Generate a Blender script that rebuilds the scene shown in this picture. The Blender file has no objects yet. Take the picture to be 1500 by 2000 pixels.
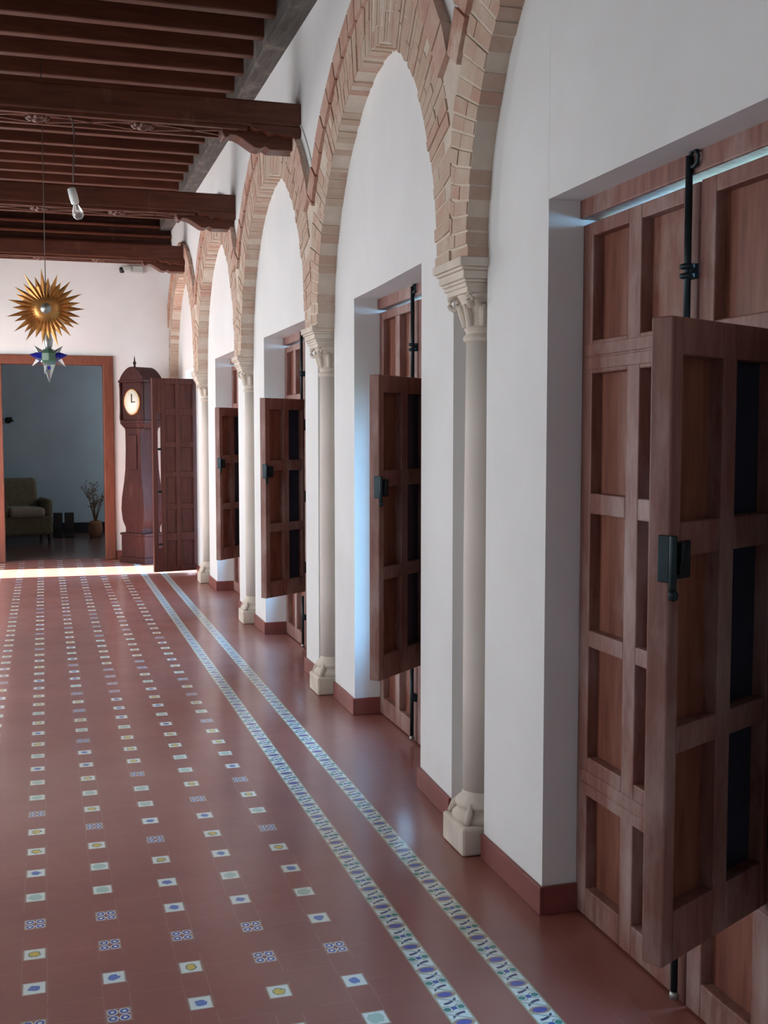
import bpy, bmesh, math, random
from mathutils import Vector, Matrix
random.seed(7)
PI = math.pi
C = bpy.context.scene.collection
sc = bpy.context.scene

# ------------------------------------------------------------------ camera
cam_d = bpy.data.cameras.new('camera')
cam = bpy.data.objects.new('camera', cam_d); C.objects.link(cam)
F_PX, VX, HY = 2190.0, 84.0, 846.0
pitch = math.atan((1000 - HY) / F_PX)
yaw = math.atan(-(VX - 750) / F_PX * math.cos(pitch))
cam_d.sensor_fit = 'HORIZONTAL'; cam_d.sensor_width = 36.0
cam_d.lens = 36.0 * F_PX / 1500.0
cam_d.clip_start = 0.05; cam_d.clip_end = 500
cam.location = (0, 0, 1.6)
cam.rotation_euler = (PI / 2 - pitch, 0, -yaw)
sc.camera = cam

# ------------------------------------------------------------------ exposure, world, sun, added fill lamps
sc.view_settings.view_transform = 'Standard'
sc.view_settings.look = 'None'
sc.view_settings.gamma = 1
sc.view_settings.exposure = 0.15
sc.view_settings.use_curve_mapping = False

w = bpy.data.worlds.new('World'); sc.world = w; w.use_nodes = True
bg = w.node_tree.nodes['Background']
bg.inputs[0].default_value = (0.27, 0.60, 1.0, 1)
bg.inputs[1].default_value = 27.0

sd = bpy.data.lights.new('sun', 'SUN'); sd.energy = 110; sd.angle = math.radians(0.6)
sd.color = (1.0, 0.93, 0.82)
sun = bpy.data.objects.new('sun', sd); C.objects.link(sun)
SUN_DIR = Vector((-1.0, 0.03, -0.62)).normalized()       # enters by the open door of the last bay
sun.rotation_euler = SUN_DIR.to_track_quat('-Z', 'Y').to_euler()
sun.location = (9, 12, 7)

def area(name, loc, to, sx, sy, e, col):
    d = bpy.data.lights.new(name, 'AREA'); d.shape = 'RECTANGLE'; d.size = sx; d.size_y = sy
    d.energy = e; d.color = col
    o = bpy.data.objects.new(name, d); C.objects.link(o); o.location = loc
    o.rotation_euler = (Vector(to) - Vector(loc)).to_track_quat('-Z', 'Z').to_euler()
    return o
XL = -1.55                                                # left wall face
FILL_Y = [(0.6, 2.0), (3.6, 5.0), (6.6, 8.0), (9.6, 11.0), (12.3, 13.7)]
FILL_E = [20, 46, 68, 92, 96]
for (a, b), e in zip(FILL_Y, FILL_E):
    area('fill_left', (XL - 0.28, (a + b) / 2, 1.75), (3, (a + b) / 2, 1.75), b - a, 2.2, e, (0.97, 0.975, 1.0))  # added fill lamps, set in closed niches of the unseen left wall
area('fill_back', (0.0, -2.6, 1.8), (0.0, 5, 1.8), 1.6, 2.2, 5, (0.93, 0.96, 1.0))  # added weak fill lamp behind the camera, the back wall is closed

# ------------------------------------------------------------------ node helpers
class NT:
    def __init__(s, name):
        s.m = bpy.data.materials.new(name); s.m.use_nodes = True
        s.t = s.m.node_tree; s.b = s.t.nodes['Principled BSDF']
    def n(s, typ, **k):
        x = s.t.nodes.new(typ)
        for a, v in k.items(): setattr(x, a, v)
        return x
    def put(s, sock, v):
        if isinstance(v, bpy.types.NodeSocket): s.t.links.new(v, sock)
        elif isinstance(v, (tuple, list)) and len(v) == 3 and sock.type == 'RGBA': sock.default_value = (*v, 1)
        else: sock.default_value = v
    def math(s, op, a, b=0.0, c=None):
        x = s.n('ShaderNodeMath', operation=op); s.put(x.inputs[0], a); s.put(x.inputs[1], b)
        if c is not None: s.put(x.inputs[2], c)
        return x.outputs[0]
    def mix(s, f, a, b, mode='MIX'):
        x = s.n('ShaderNodeMix', data_type='RGBA', blend_type=mode)
        s.put(x.inputs[0], f); s.put(x.inputs[6], a); s.put(x.inputs[7], b); return x.outputs[2]
    def coords(s, scale=(1, 1, 1), loc=(0, 0, 0)):
        tc = s.n('ShaderNodeTexCoord'); mp = s.n('ShaderNodeMapping')
        s.t.links.new(tc.outputs['Object'], mp.inputs[0])
        mp.inputs['Scale'].default_value = scale; mp.inputs['Location'].default_value = loc
        return mp.outputs[0]
    def noise(s, v, sc_=5, det=3, rough=0.5):
        x = s.n('ShaderNodeTexNoise'); s.put(x.inputs['Vector'], v)
        x.inputs['Scale'].default_value = sc_; x.inputs['Detail'].default_value = det
        x.inputs['Roughness'].default_value = rough
        return x.outputs['Fac']
    def ramp(s, f, stops):
        x = s.n('ShaderNodeValToRGB'); s.put(x.inputs[0], f)
        e = x.color_ramp.elements
        while len(e) < len(stops): e.new(0.5)
        for i, (p, c) in enumerate(stops):
            e[i].position = p; e[i].color = (*c, 1) if len(c) == 3 else c
        return x.outputs[0]
    def bump(s, h, st=0.2, d=0.01):
        x = s.n('ShaderNodeBump'); s.put(x.inputs['Height'], h)
        x.inputs['Strength'].default_value = st; x.inputs['Distance'].default_value = d
        s.t.links.new(x.outputs[0], s.b.inputs['Normal'])
    def base(s, v): s.put(s.b.inputs['Base Color'], v)
    def rough(s, v): s.put(s.b.inputs['Roughness'], v)

def simple(name, col, rough=0.5, metal=0.0, var=0.12, scale=8, bump=0.0, spec=None):
    t = NT(name); f = t.noise(t.coords(), scale, 4)
    lo = tuple(max(0, c * (1 - var)) for c in col); hi = tuple(min(1, c * (1 + var)) for c in col)
    t.base(t.ramp(f, [(0.3, lo), (0.7, hi)])); t.rough(rough); t.b.inputs['Metallic'].default_value = metal
    if spec is not None: t.b.inputs['Specular IOR Level'].default_value = spec
    if bump: t.bump(f, bump)
    return t.m

def wood(name, dark, light, worn, wornpos=0.62, rough=0.5, gs=(9, 9, 0.9), spec=0.4):
    t = NT(name)
    g = t.noise(t.coords(gs), 4, 6, 0.6)
    c1 = t.ramp(g, [(0.3, dark), (0.65, light)])
    wn = t.noise(t.coords((2.2, 2.2, 0.7), (3, 1, 7)), 2.6, 5, 0.65)
    f = t.ramp(wn, [(wornpos - 0.1, (0, 0, 0)), (wornpos + 0.12, (1, 1, 1))])
    t.base(t.mix(f, c1, worn)); t.rough(rough)
    t.b.inputs['Specular IOR Level'].default_value = spec
    t.bump(g, 0.25, 0.004)
    return t.m

M = {}
M['plaster'] = NT('white_plaster'); _t = M['plaster']
_f = _t.noise(_t.coords(), 1.3, 5, 0.6); _g = _t.noise(_t.coords(), 22, 3)
_t.base(_t.ramp(_f, [(0.3, (0.76, 0.76, 0.745)), (0.7, (0.84, 0.84, 0.83))])); _t.rough(0.85)
_t.bump(_t.math('ADD', _f, _t.math('MULTIPLY', _g, 0.12)), 0.35, 0.02); M['plaster'] = _t.m
M['teal'] = simple('blue_grey_plaster', (0.50, 0.61, 0.66), 0.9, scale=1.5, var=0.08)
M['red_plinth'] = simple('oxblood_paint', (0.22, 0.062, 0.052), 0.45, scale=3, var=0.25)
M['outside'] = simple('garden_ground', (0.13, 0.15, 0.09), 0.95, scale=3)
M['door'] = wood('worn_red_door_wood', (0.17, 0.066, 0.05), (0.29, 0.135, 0.108), (0.40, 0.29, 0.26), 0.58)
M['door_panel'] = wood('red_panel_wood', (0.15, 0.045, 0.028), (0.27, 0.10, 0.062), (0.36, 0.24, 0.20), 0.62)
M['door_dark'] = wood('deep_maroon_wood', (0.055, 0.012, 0.009), (0.11, 0.028, 0.02), (0.13, 0.05, 0.04), 0.7)
M['frame_red'] = wood('red_brown_frame_wood', (0.14, 0.04, 0.022), (0.22, 0.07, 0.04), (0.24, 0.09, 0.06), 0.7)
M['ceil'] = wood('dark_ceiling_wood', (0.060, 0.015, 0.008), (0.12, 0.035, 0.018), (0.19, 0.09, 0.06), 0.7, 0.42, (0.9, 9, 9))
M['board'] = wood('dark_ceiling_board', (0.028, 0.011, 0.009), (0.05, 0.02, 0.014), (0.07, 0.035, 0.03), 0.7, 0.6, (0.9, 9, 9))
M['plate'] = wood('grey_weathered_timber', (0.055, 0.047, 0.042), (0.12, 0.105, 0.095), (0.24, 0.2, 0.17), 0.62, 0.75, (9, 0.9, 9))
M['clock'] = wood('dark_mahogany', (0.028, 0.008, 0.007), (0.06, 0.018, 0.016), (0.12, 0.05, 0.04), 0.7, 0.65, spec=0.2)
M['iron'] = simple('dark_iron', (0.022, 0.036, 0.042), 0.45, 0.7, 0.3)
M['navy'] = simple('dark_blue_pane', (0.028, 0.045, 0.085), 0.3, 0, 0.2)
M['stone'] = simple('cream_stone', (0.68, 0.60, 0.51), 0.8, 0, 0.14, 7, 0.3)
M['shaft'] = simple('smooth_cream_stone', (0.70, 0.63, 0.56), 0.7, 0, 0.06, 3, 0.1)
M['gold'] = simple('aged_brass', (0.56, 0.27, 0.085), 0.38, 0.8, 0.3, 12)
M['zinc'] = simple('grey_metal', (0.35, 0.36, 0.34), 0.35, 0.8)
M['blue_glass'] = simple('cobalt_glass', (0.015, 0.02, 0.30), 0.08)
M['green_glass'] = simple('green_glass', (0.10, 0.20, 0.13), 0.1)
M['white_plastic'] = simple('white_plastic', (0.78, 0.8, 0.78), 0.35, 0, 0.03)
M['grey_plastic'] = simple('pale_grey_plastic', (0.5, 0.52, 0.5), 0.5, 0, 0.03)
M['black'] = simple('black_plastic', (0.012, 0.012, 0.014), 0.4)
M['cable'] = simple('brown_cable', (0.10, 0.075, 0.06), 0.6)
M['dial'] = simple('ivory_dial', (0.8, 0.78, 0.66), 0.4, 0, 0.05)
M['olive'] = simple('olive_upholstery', (0.17, 0.145, 0.085), 0.9, 0, 0.15, 20, 0.2)
M['seat'] = simple('pale_seat_cushion', (0.33, 0.29, 0.22), 0.9, 0, 0.1, 20, 0.2)
M['twig'] = simple('dried_stem', (0.24, 0.13, 0.08), 0.9)
M['pot'] = simple('terracotta', (0.25, 0.1, 0.05), 0.8)
M['black_skirt'] = simple('black_skirting', (0.015, 0.015, 0.02), 0.5)
M['mortar'] = simple('lime_mortar', (0.66, 0.56, 0.46), 0.9, 0, 0.1, 10, 0.3)

def brickmat(name, a, b, c, lime, limepos):
    t = NT(name)
    g = t.n('ShaderNodeNewGeometry')
    r = g.outputs['Random Per Island']
    col = t.ramp(r, [(0.0, a), (0.5, b), (1.0, c)])
    f = t.noise(t.coords(), 6, 6, 0.7)
    m = t.ramp(f, [(limepos - 0.1, (0, 0, 0)), (limepos + 0.14, (1, 1, 1))])
    t.base(t.mix(m, col, lime)); t.rough(0.9)
    t.bump(t.noise(t.coords(), 40, 4, 0.7), 0.5, 0.006)
    return t.m
M['brick_tan'] = brickmat('limewashed_brick', (0.54, 0.36, 0.275), (0.56, 0.41, 0.31), (0.52, 0.31, 0.235), (0.60, 0.49, 0.385), 0.52)
M['brick_red'] = brickmat('red_brick', (0.50, 0.28, 0.21), (0.56, 0.37, 0.29), (0.46, 0.24, 0.175), (0.66, 0.52, 0.43), 0.57)

# clear glass
_t = NT('clear_glass'); _t.base((0.95, 0.97, 0.97)); _t.rough(0.03)
_t.b.inputs['Transmission Weight'].default_value = 0.9; _t.b.inputs['IOR'].default_value = 1.45; M['glass'] = _t.m

# floor: waxed red clay tiles, little glazed tiles, two glazed bands
def floor_mat():
    t = NT('waxed_clay_tile_floor')
    tc = t.n('ShaderNodeTexCoord'); sp = t.n('ShaderNodeSeparateXYZ')
    t.t.links.new(tc.outputs['Object'], sp.inputs[0])
    x, y = sp.outputs[0], sp.outputs[1]
    S, X0, RY0, HW = 0.2245, -0.057, 3.293, 0.034
    SY = 0.222
    m = t.math
    def between(v, lo, hi): return m('MULTIPLY', m('GREATER_THAN', v, lo), m('LESS_THAN', v, hi))
    u = m('DIVIDE', m('SUBTRACT', x, X0), S); ci = m('ROUND', u)
    du = m('MULTIPLY', m('SUBTRACT', u, ci), S)              # metres from column centre
    v = m('DIVIDE', m('SUBTRACT', y, RY0), SY); ri = m('ROUND', v)
    dv = m('MULTIPLY', m('SUBTRACT', v, ri), SY)
    adu, adv = m('ABSOLUTE', du), m('ABSOLUTE', dv)
    HV = 0.037
    # ---- little tiles in columns -5..4
    incol = between(ci, -5.5, 4.5)
    tile = m('MULTIPLY', m('MULTIPLY', m('LESS_THAN', adu, HW), m('LESS_THAN', adv, HV)), incol)
    p, q = m('DIVIDE', du, HW), m('DIVIDE', dv, HV)
    wn = t.n('ShaderNodeTexWhiteNoise', noise_dimensions='2D')
    cb = t.n('ShaderNodeCombineXYZ'); t.put(cb.inputs[0], ci); t.put(cb.inputs[1], ri)
    t.t.links.new(cb.outputs[0], wn.inputs[0]); rnd = wn.outputs[0]
    white = (0.66, 0.68, 0.60)
    nz = t.noise(t.coords((60, 60, 60)), 1.0, 2)
    r = m('SQRT', m('ADD', m('MULTIPLY', p, p), m('MULTIPLY', q, q)))
    rn = m('ADD', r, m('MULTIPLY', m('SUBTRACT', nz, 0.5), 0.55))
    ta = t.mix(m('LESS_THAN', rn, 0.56), white, (0.16, 0.22, 0.18))
    ta = t.mix(m('LESS_THAN', rn, 0.42), ta, (0.62, 0.43, 0.06))
    tb_ = t.mix(m('LESS_THAN', rn, 0.48), white, (0.10, 0.17, 0.42))
    p4 = m('SUBTRACT', m('ABSOLUTE', p), 0.48); q4 = m('SUBTRACT', m('ABSOLUTE', q), 0.48)
    r4 = m('SQRT', m('ADD', m('MULTIPLY', p4, p4), m('MULTIPLY', q4, q4)))
    td = t.mix(between(r4, 0.16, 0.36), white, (0.06, 0.08, 0.32))
    td = t.mix(m('GREATER_THAN', r4, 0.46), td, (0.24, 0.07, 0.05))
    te = t.mix(m('LESS_THAN', rn, 0.7), white, (0.38, 0.50, 0.40))
    tcx = t.mix(m('GREATER_THAN', rnd, 0.30), ta, te)
    tcx = t.mix(m('GREATER_THAN', rnd, 0.52), tcx, td)
    tcx = t.mix(m('GREATER_THAN', rnd, 0.74), tcx, tb_)
    edge = m('GREATER_THAN', m('MAXIMUM', m('ABSOLUTE', p), m('ABSOLUTE', q)), 0.88)
    tcx = t.mix(edge, tcx, (0.36, 0.27, 0.20))
    # ---- bands (columns 5 and 6)
    band = m('MULTIPLY', between(ci, 4.5, 6.5), m('LESS_THAN', adu, 0.037))
    PB = 0.156
    bv = m('DIVIDE', m('SUBTRACT', y, 3.383), PB); bf = m('SUBTRACT', bv, m('ROUND', bv))   # -.5..5, 0 at lozenge
    bq = m('MULTIPLY', bf, PB / 0.037); bp = m('DIVIDE', du, 0.037)                         # tile units
    cq = m('MULTIPLY', m('SUBTRACT', m('FRACT', bv), 0.5), PB / 0.037)                       # 0 at the flower centre
    nb_ = m('MULTIPLY', m('SUBTRACT', t.noise(t.coords((70, 70, 70), (2, 3, 0)), 1.0, 2), 0.5), 0.5)
    bc = t.mix(m('GREATER_THAN', nb_, 0.05), (0.64, 0.67, 0.60), (0.50, 0.55, 0.47))
    bc = t.mix(m('GREATER_THAN', m('ABSOLUTE', bp), 0.86), bc, (0.34, 0.30, 0.18))
    def dist(px, qx):
        a_ = m('SUBTRACT', bp, px); b_ = m('SUBTRACT', cq, qx)
        return m('ADD', m('SQRT', m('ADD', m('MULTIPLY', a_, a_), m('MULTIPLY', b_, b_))), m('MULTIPLY', nb_, 0.4))
    for px_, qx_ in ((-0.58, -0.10), (0.58, 0.10)):
        rh = dist(px_, qx_)
        bc = t.mix(between(rh, 0.40, 0.50), bc, (0.25, 0.27, 0.20))
        bc = t.mix(m('LESS_THAN', rh, 0.29), bc, (0.02, 0.19, 0.15))
    for sg in (-1, 1):                                      # curved dark leaves either side of the flower
        ln = m('ADD', m('SUBTRACT', cq, sg * 0.88), m('MULTIPLY', bp, -0.55))
        bend = m('MULTIPLY', m('MULTIPLY', bp, bp), -sg * 0.5)
        dd = m('ABSOLUTE', m('ADD', ln, bend))
        bc = t.mix(m('MULTIPLY', m('LESS_THAN', dd, 0.15), between(bp, -0.55, 0.6)), bc, (0.015, 0.025, 0.09))
        l2_ = m('ABSOLUTE', m('ADD', m('SUBTRACT', cq, sg * 1.25), m('MULTIPLY', bp, 0.6)))
        bc = t.mix(m('MULTIPLY', m('LESS_THAN', l2_, 0.10), between(bp, -0.85, 0.85)), bc, (0.30, 0.36, 0.30))
    bc = t.mix(m('LESS_THAN', dist(0.0, 0.0), 0.25), bc, (0.02, 0.06, 0.32))
    ell = m('SQRT', m('ADD', m('POWER', m('DIVIDE', bp, 0.76), 2.0), m('POWER', m('DIVIDE', bq, 0.46), 2.0)))
    bc = t.mix(m('LESS_THAN', ell, 1.15), bc, (0.38, 0.24, 0.14))
    bc = t.mix(m('LESS_THAN', ell, 0.80), bc, (0.05, 0.07, 0.32))
    # ---- clay
    cn = t.noise(t.coords(), 2.2, 5, 0.6)
    clay = t.ramp(cn, [(0.25, (0.21, 0.054, 0.038)), (0.75, (0.29, 0.088, 0.062))])
    w2 = t.n('ShaderNodeTexWhiteNoise', noise_dimensions='2D')
    c2 = t.n('ShaderNodeCombineXYZ'); t.put(c2.inputs[0], m('FLOOR', u)); t.put(c2.inputs[1], m('FLOOR', m('MULTIPLY', v, 2.0)))
    t.t.links.new(c2.outputs[0], w2.inputs[0])
    clay = t.mix(m('MULTIPLY', w2.outputs[0], 0.22), clay, (0.25, 0.085, 0.06))
    wide = m('GREATER_THAN', adu, 0.037)
    jl = between(adu, 0.0352, 0.0385)                       # long joints each side of a tile column
    fr = m('ABSOLUTE', m('SUBTRACT', m('FRACT', m('MULTIPLY', v, 2.0)), 0.5))
    jt = m('MULTIPLY', m('GREATER_THAN', fr, 0.487), m('MULTIPLY', wide, m('LESS_THAN', ci, 4.5)))
    j = m('MULTIPLY', m('MAXIMUM', jl, jt), m('GREATER_THAN', t.noise(t.coords(), 3.1, 3), 0.47))
    clay = t.mix(m('MULTIPLY', j, 0.55), clay, (0.34, 0.17, 0.13))
    # one pale replaced tile
    odd = m('MULTIPLY', between(x, 0.142, 0.21), between(y, 2.70, 2.82))
    clay = t.mix(odd, clay, (0.42, 0.24, 0.14))
    col = t.mix(tile, clay, tcx); col = t.mix(band, col, bc)
    t.base(col)
    rr = t.noise(t.coords((1, 1, 1), (5, 2, 0)), 1.6, 5, 0.65)
    t.rough(t.ramp(rr, [(0.3, (0.40,) * 3), (0.75, (0.55,) * 3)]))
    t.b.inputs['Specular IOR Level'].default_value = 0.9
    t.b.inputs['Coat Weight'].default_value = 0.55; t.b.inputs['Coat Roughness'].default_value = 0.17
    t.bump(t.math('ADD', m('MULTIPLY', cn, 0.6), m('MULTIPLY', m('MAXIMUM', jl, jt), -0.12)), 0.12, 0.01)
    return t.m
M['floor'] = floor_mat()
M['dark_floor'] = simple('dark_clay_tiles', (0.16, 0.09, 0.08), 0.25, 0, 0.15, 2)

# ------------------------------------------------------------------ mesh helpers
def sstep(a, b, v):
    t = min(1, max(0, (v - a) / (b - a))); return t * t * (3 - 2 * t)
def off(y): return 0.09 * sstep(3.9, 6.3, y)               # the old arcade bows away from the corridor

def hexa(bm, P, mi=0):
    """P: 8 points, bottom ring 0-3 then top ring 4-7"""
    v = [bm.verts.new(p) for p in P]
    for f in ((3, 2, 1, 0), (4, 5, 6, 7), (0, 1, 5, 4), (1, 2, 6, 5), (2, 3, 7, 6), (3, 0, 4, 7)):
        fa = bm.faces.new([v[i] for i in f]); fa.material_index = mi
    return v
def box(bm, x0, x1, y0, y1, z0, z1, mi=0, T=None):
    P = [(x0, y0, z0), (x1, y0, z0), (x1, y1, z0), (x0, y1, z0), (x0, y0, z1), (x1, y0, z1), (x1, y1, z1), (x0, y1, z1)]
    if T is not None: P = [T @ Vector(p) for p in P]
    return hexa(bm, P, mi)
def wbox(bm, x0, x1, y0, y1, z0, z1, step=0.35, mi=0):
    n = max(1, int(math.ceil((y1 - y0) / step)))
    rings = []
    for i in range(n + 1):
        y = y0 + (y1 - y0) * i / n; o = off(y)
        rings.append([bm.verts.new(p) for p in ((x0 + o, y, z0), (x1 + o, y, z0), (x1 + o, y, z1), (x0 + o, y, z1))])
    for a, b in zip(rings, rings[1:]):
        for k in range(4):
            f = bm.faces.new((a[k], a[(k + 1) % 4], b[(k + 1) % 4], b[k])); f.material_index = mi
    bm.faces.new(rings[0][::-1]).material_index = mi; bm.faces.new(rings[-1]).material_index = mi
def tube(bm, pts, r, n=8, mi=0):
    pts = [Vector(p) for p in pts]; rings = []
    for i, p in enumerate(pts):
        d = (pts[min(i + 1, len(pts) - 1)] - pts[max(i - 1, 0)]).normalized()
        a = d.cross(Vector((0, 0, 1)));
        if a.length < 1e-3: a = d.cross(Vector((1, 0, 0)))
        a.normalize(); b = d.cross(a)
        rr = r[i] if isinstance(r, (list, tuple)) else r
        rings.append([bm.verts.new(p + (a * math.cos(t) + b * math.sin(t)) * rr) for t in (2 * PI * k / n for k in range(n))])
    for A, B in zip(rings, rings[1:]):
        for k in range(n):
            f = bm.faces.new((A[k], A[(k + 1) % n], B[(k + 1) % n], B[k])); f.smooth = True; f.material_index = mi
    bm.faces.new(rings[0][::-1]); bm.faces.new(rings[-1])
def lathe(bm, prof, c=(0, 0, 0), n=28, T=None, smooth=True, mi=0):
    rings = []
    for r, z in prof:
        ring = []
        for k in range(n):
            a = 2 * PI * k / n; p = Vector((c[0] + max(r, 1e-4) * math.cos(a), c[1] + max(r, 1e-4) * math.sin(a), c[2] + z))
            ring.append(bm.verts.new(T @ p if T is not None else p))
        rings.append(ring)
    for A, B in zip(rings, rings[1:]):
        for k in range(n):
            f = bm.faces.new((A[k], A[(k + 1) % n], B[(k + 1) % n], B[k])); f.smooth = smooth; f.material_index = mi
    bm.faces.new(rings[0][::-1]).material_index = mi; bm.faces.new(rings[-1]).material_index = mi
def prism(bm, poly, y0, y1, mi=0, T=None):
    """poly in XZ extruded along Y"""
    A = [Vector((x, y0, z)) for x, z in poly]; B = [Vector((x, y1, z)) for x, z in poly]
    if T is not None: A = [T @ p for p in A]; B = [T @ p for p in B]
    A = [bm.verts.new(p) for p in A]; B = [bm.verts.new(p) for p in B]
    n = len(poly)
    for k in range(n): bm.faces.new((A[k], A[(k + 1) % n], B[(k + 1) % n], B[k])).material_index = mi
    bm.faces.new(A[::-1]).material_index = mi; bm.faces.new(B).material_index = mi
def obj(name, bm, mat, parent=None, bevel=0.0, kind=None, label=None, sub=0):
    bmesh.ops.recalc_face_normals(bm, faces=bm.faces)
    me = bpy.data.meshes.new(name); bm.to_mesh(me); bm.free()
    for m_ in (mat if isinstance(mat, list) else [mat]): me.materials.append(m_)
    o = bpy.data.objects.new(name, me); C.objects.link(o)
    if parent is not None: o.parent = parent
    if bevel:
        b = o.modifiers.new('bevel', 'BEVEL'); b.width = bevel; b.segments = 2; b.limit_method = 'ANGLE'; b.angle_limit = 0.6
    if sub:
        s = o.modifiers.new('sub', 'SUBSURF'); s.levels = sub; s.render_levels = sub
    if kind: o['kind'] = kind
    if label: o['label'] = label
    return o
def thing(name, label, cat, loc=(0, 0, 0), rz=0, group=None, kind=None):
    o = bpy.data.objects.new(name, None); C.objects.link(o); o.empty_display_size = 0.1
    o.location = loc; o.rotation_euler = (0, 0, rz)
    if label: o['label'] = label
    if cat: o['category'] = cat
    if group: o['group'] = group
    if kind: o['kind'] = kind
    return o
def tag(o, label, cat, group=None):
    o['label'] = label; o['category'] = cat
    if group: o['group'] = group
    return o
NB = bmesh.new

# ------------------------------------------------------------------ layout numbers
COLY = [4.01, 6.69, 9.37, 12.05]                           # columns of the arcade
ARCY = [2.67, 5.35, 8.03, 10.71, 13.39]                    # arch centres
R_IN, R_EX, Z_SP = 1.17, 1.55, 2.25
OPEN = [(1.98, 3.33), (4.72, 6.07), (7.30, 8.75), (9.98, 11.35), (12.85, 13.78)]
DTOP = 2.345
YF = 14.6                                                  # far wall
CZ = 4.34                                                  # ceiling board underside
XOUT = 2.02                                                # outer face of right wall
def xin(k): return 1.56 if k == 0 else 1.58

# ------------------------------------------------------------------ floor, outside ground
bm = NB(); box(bm, XL - 0.5, XOUT + 0.1, -3.2, YF + 0.18, -0.2, 0.0); obj('floor', bm, M['floor'], kind='structure')
bm = NB(); box(bm, -3.0, 3.2, YF + 0.18, 18.8, -0.2, 0.0); obj('floor', bm, M['dark_floor'], kind='structure')
bm = NB(); box(bm, XOUT + 0.1, 40, -30, 45, -0.3, -0.06); box(bm, -40, XL - 0.5, -30, 45, -0.3, -0.06)
obj('ground_outside', bm, M['outside'], kind='structure')
bm = NB(); box(bm, 12.0, 16.0, -30, 11.9, -0.3, 9.0)      # unseen block, added to keep the sun off the first four doors
obj('sun_blocker', bm, M['plaster'], kind='structure')

# ------------------------------------------------------------------ right wall
bm = NB()
def bay_of(y):
    for k, c in enumerate(ARCY):
        if y < c + 1.34: return k
    return 4
NICHE = [(c - 0.165, c + 0.255) for c in COLY]
# vertical pieces
edges = [(-3.2, 1.98)]
for i in range(4): edges.append((OPEN[i][1], OPEN[i + 1][0]))
edges.append((OPEN[4][1], YF))
for i, (a, b) in enumerate(edges):
    if 1 <= i <= 4:
        n0, n1 = NICHE[i - 1]
        wbox(bm, xin(i - 1), XOUT, a, n0, 0, CZ)
        wbox(bm, 1.72, XOUT, n0, n1, 0, Z_SP)
        wbox(bm, 1.56, XOUT, n0, n1, Z_SP - 0.02, CZ)
        wbox(bm, xin(i), XOUT, n1, b, 0, CZ)
    else:
        wbox(bm, xin(0 if i == 0 else 4), XOUT, a, b, 0, CZ)
for i, (a, b) in enumerate(OPEN):
    wbox(bm, xin(i), XOUT, a - 0.001, b + 0.001, DTOP, CZ)
# spandrels standing proud of the infill, cut by the extrados
for c in ARCY + [-0.01]:
    n = 48; y0, y1 = c - 1.34, min(c + 1.34, YF)
    rows = []
    for i in range(n + 1):
        y = y0 + (y1 - y0) * i / n; zl = Z_SP + math.sqrt(max(0, (R_EX - 0.01) ** 2 - (y - c) ** 2)); o = off(y)
        rows.append([bm.verts.new(p) for p in ((1.50 + o, y, zl), (1.50 + o, y, CZ), (1.60 + o, y, zl), (1.60 + o, y, CZ))])
    for A, B in zip(rows, rows[1:]):
        bm.faces.new((A[0], A[1], B[1], B[0])); bm.faces.new((A[2], A[0], B[0], B[2])); bm.faces.new((A[2], A[3], B[3], B[2]))
wr = obj('wall_right', bm, M['plaster'], kind='structure')

# red painted skirting of the right wall, turning into the door reveals
bm = NB(); HB = 0.095; TB = 0.014
def skirt(k, a, b, ra=False, rb=False):
    x = xin(k)
    wbox(bm, x - TB, x, a - (TB if ra else 0), b + (TB if rb else 0), 0, HB)
    dp = 0.125 if k == 0 else 0.17
    if ra: wbox(bm, x, x + dp, a - TB, a, 0, HB)
    if rb: wbox(bm, x, x + dp, b, b + TB, 0, HB)
skirt(0, -3.2, 1.98, rb=True)
for i in range(1, 5):
    skirt(i - 1, OPEN[i - 1][1], NICHE[i - 1][0], ra=True); skirt(i, NICHE[i - 1][1], OPEN[i][0], rb=True)
skirt(4, OPEN[4][1], YF, ra=True)
obj('baseboard_right', bm, M['red_plinth'], kind='structure', bevel=0.003)

# ------------------------------------------------------------------ unseen left wall with closed niches for the fill lamps, back wall
bm = NB(); prev = -3.2
for a, b in FILL_Y:
    box(bm, XL - 0.5, XL, prev, a, 0, CZ); box(bm, XL - 0.5, XL, a, b, 0, 0.65); box(bm, XL - 0.5, XL, a, b, 2.85, CZ); box(bm, XL - 0.5, XL - 0.3, a, b, 0.65, 2.85); prev = b
box(bm, XL - 0.5, XL, prev, YF, 0, CZ)
obj('wall_left', bm, M['plaster'], kind='structure')
bm = NB(); box(bm, XL - 0.5, -0.8, -3.4, -3.2, 0, CZ); box(bm, 0.8, XOUT, -3.4, -3.2, 0, CZ); box(bm, -0.8, 0.8, -3.4, -3.25, 0, CZ)
obj('wall_back', bm, M['plaster'], kind='structure')

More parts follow.
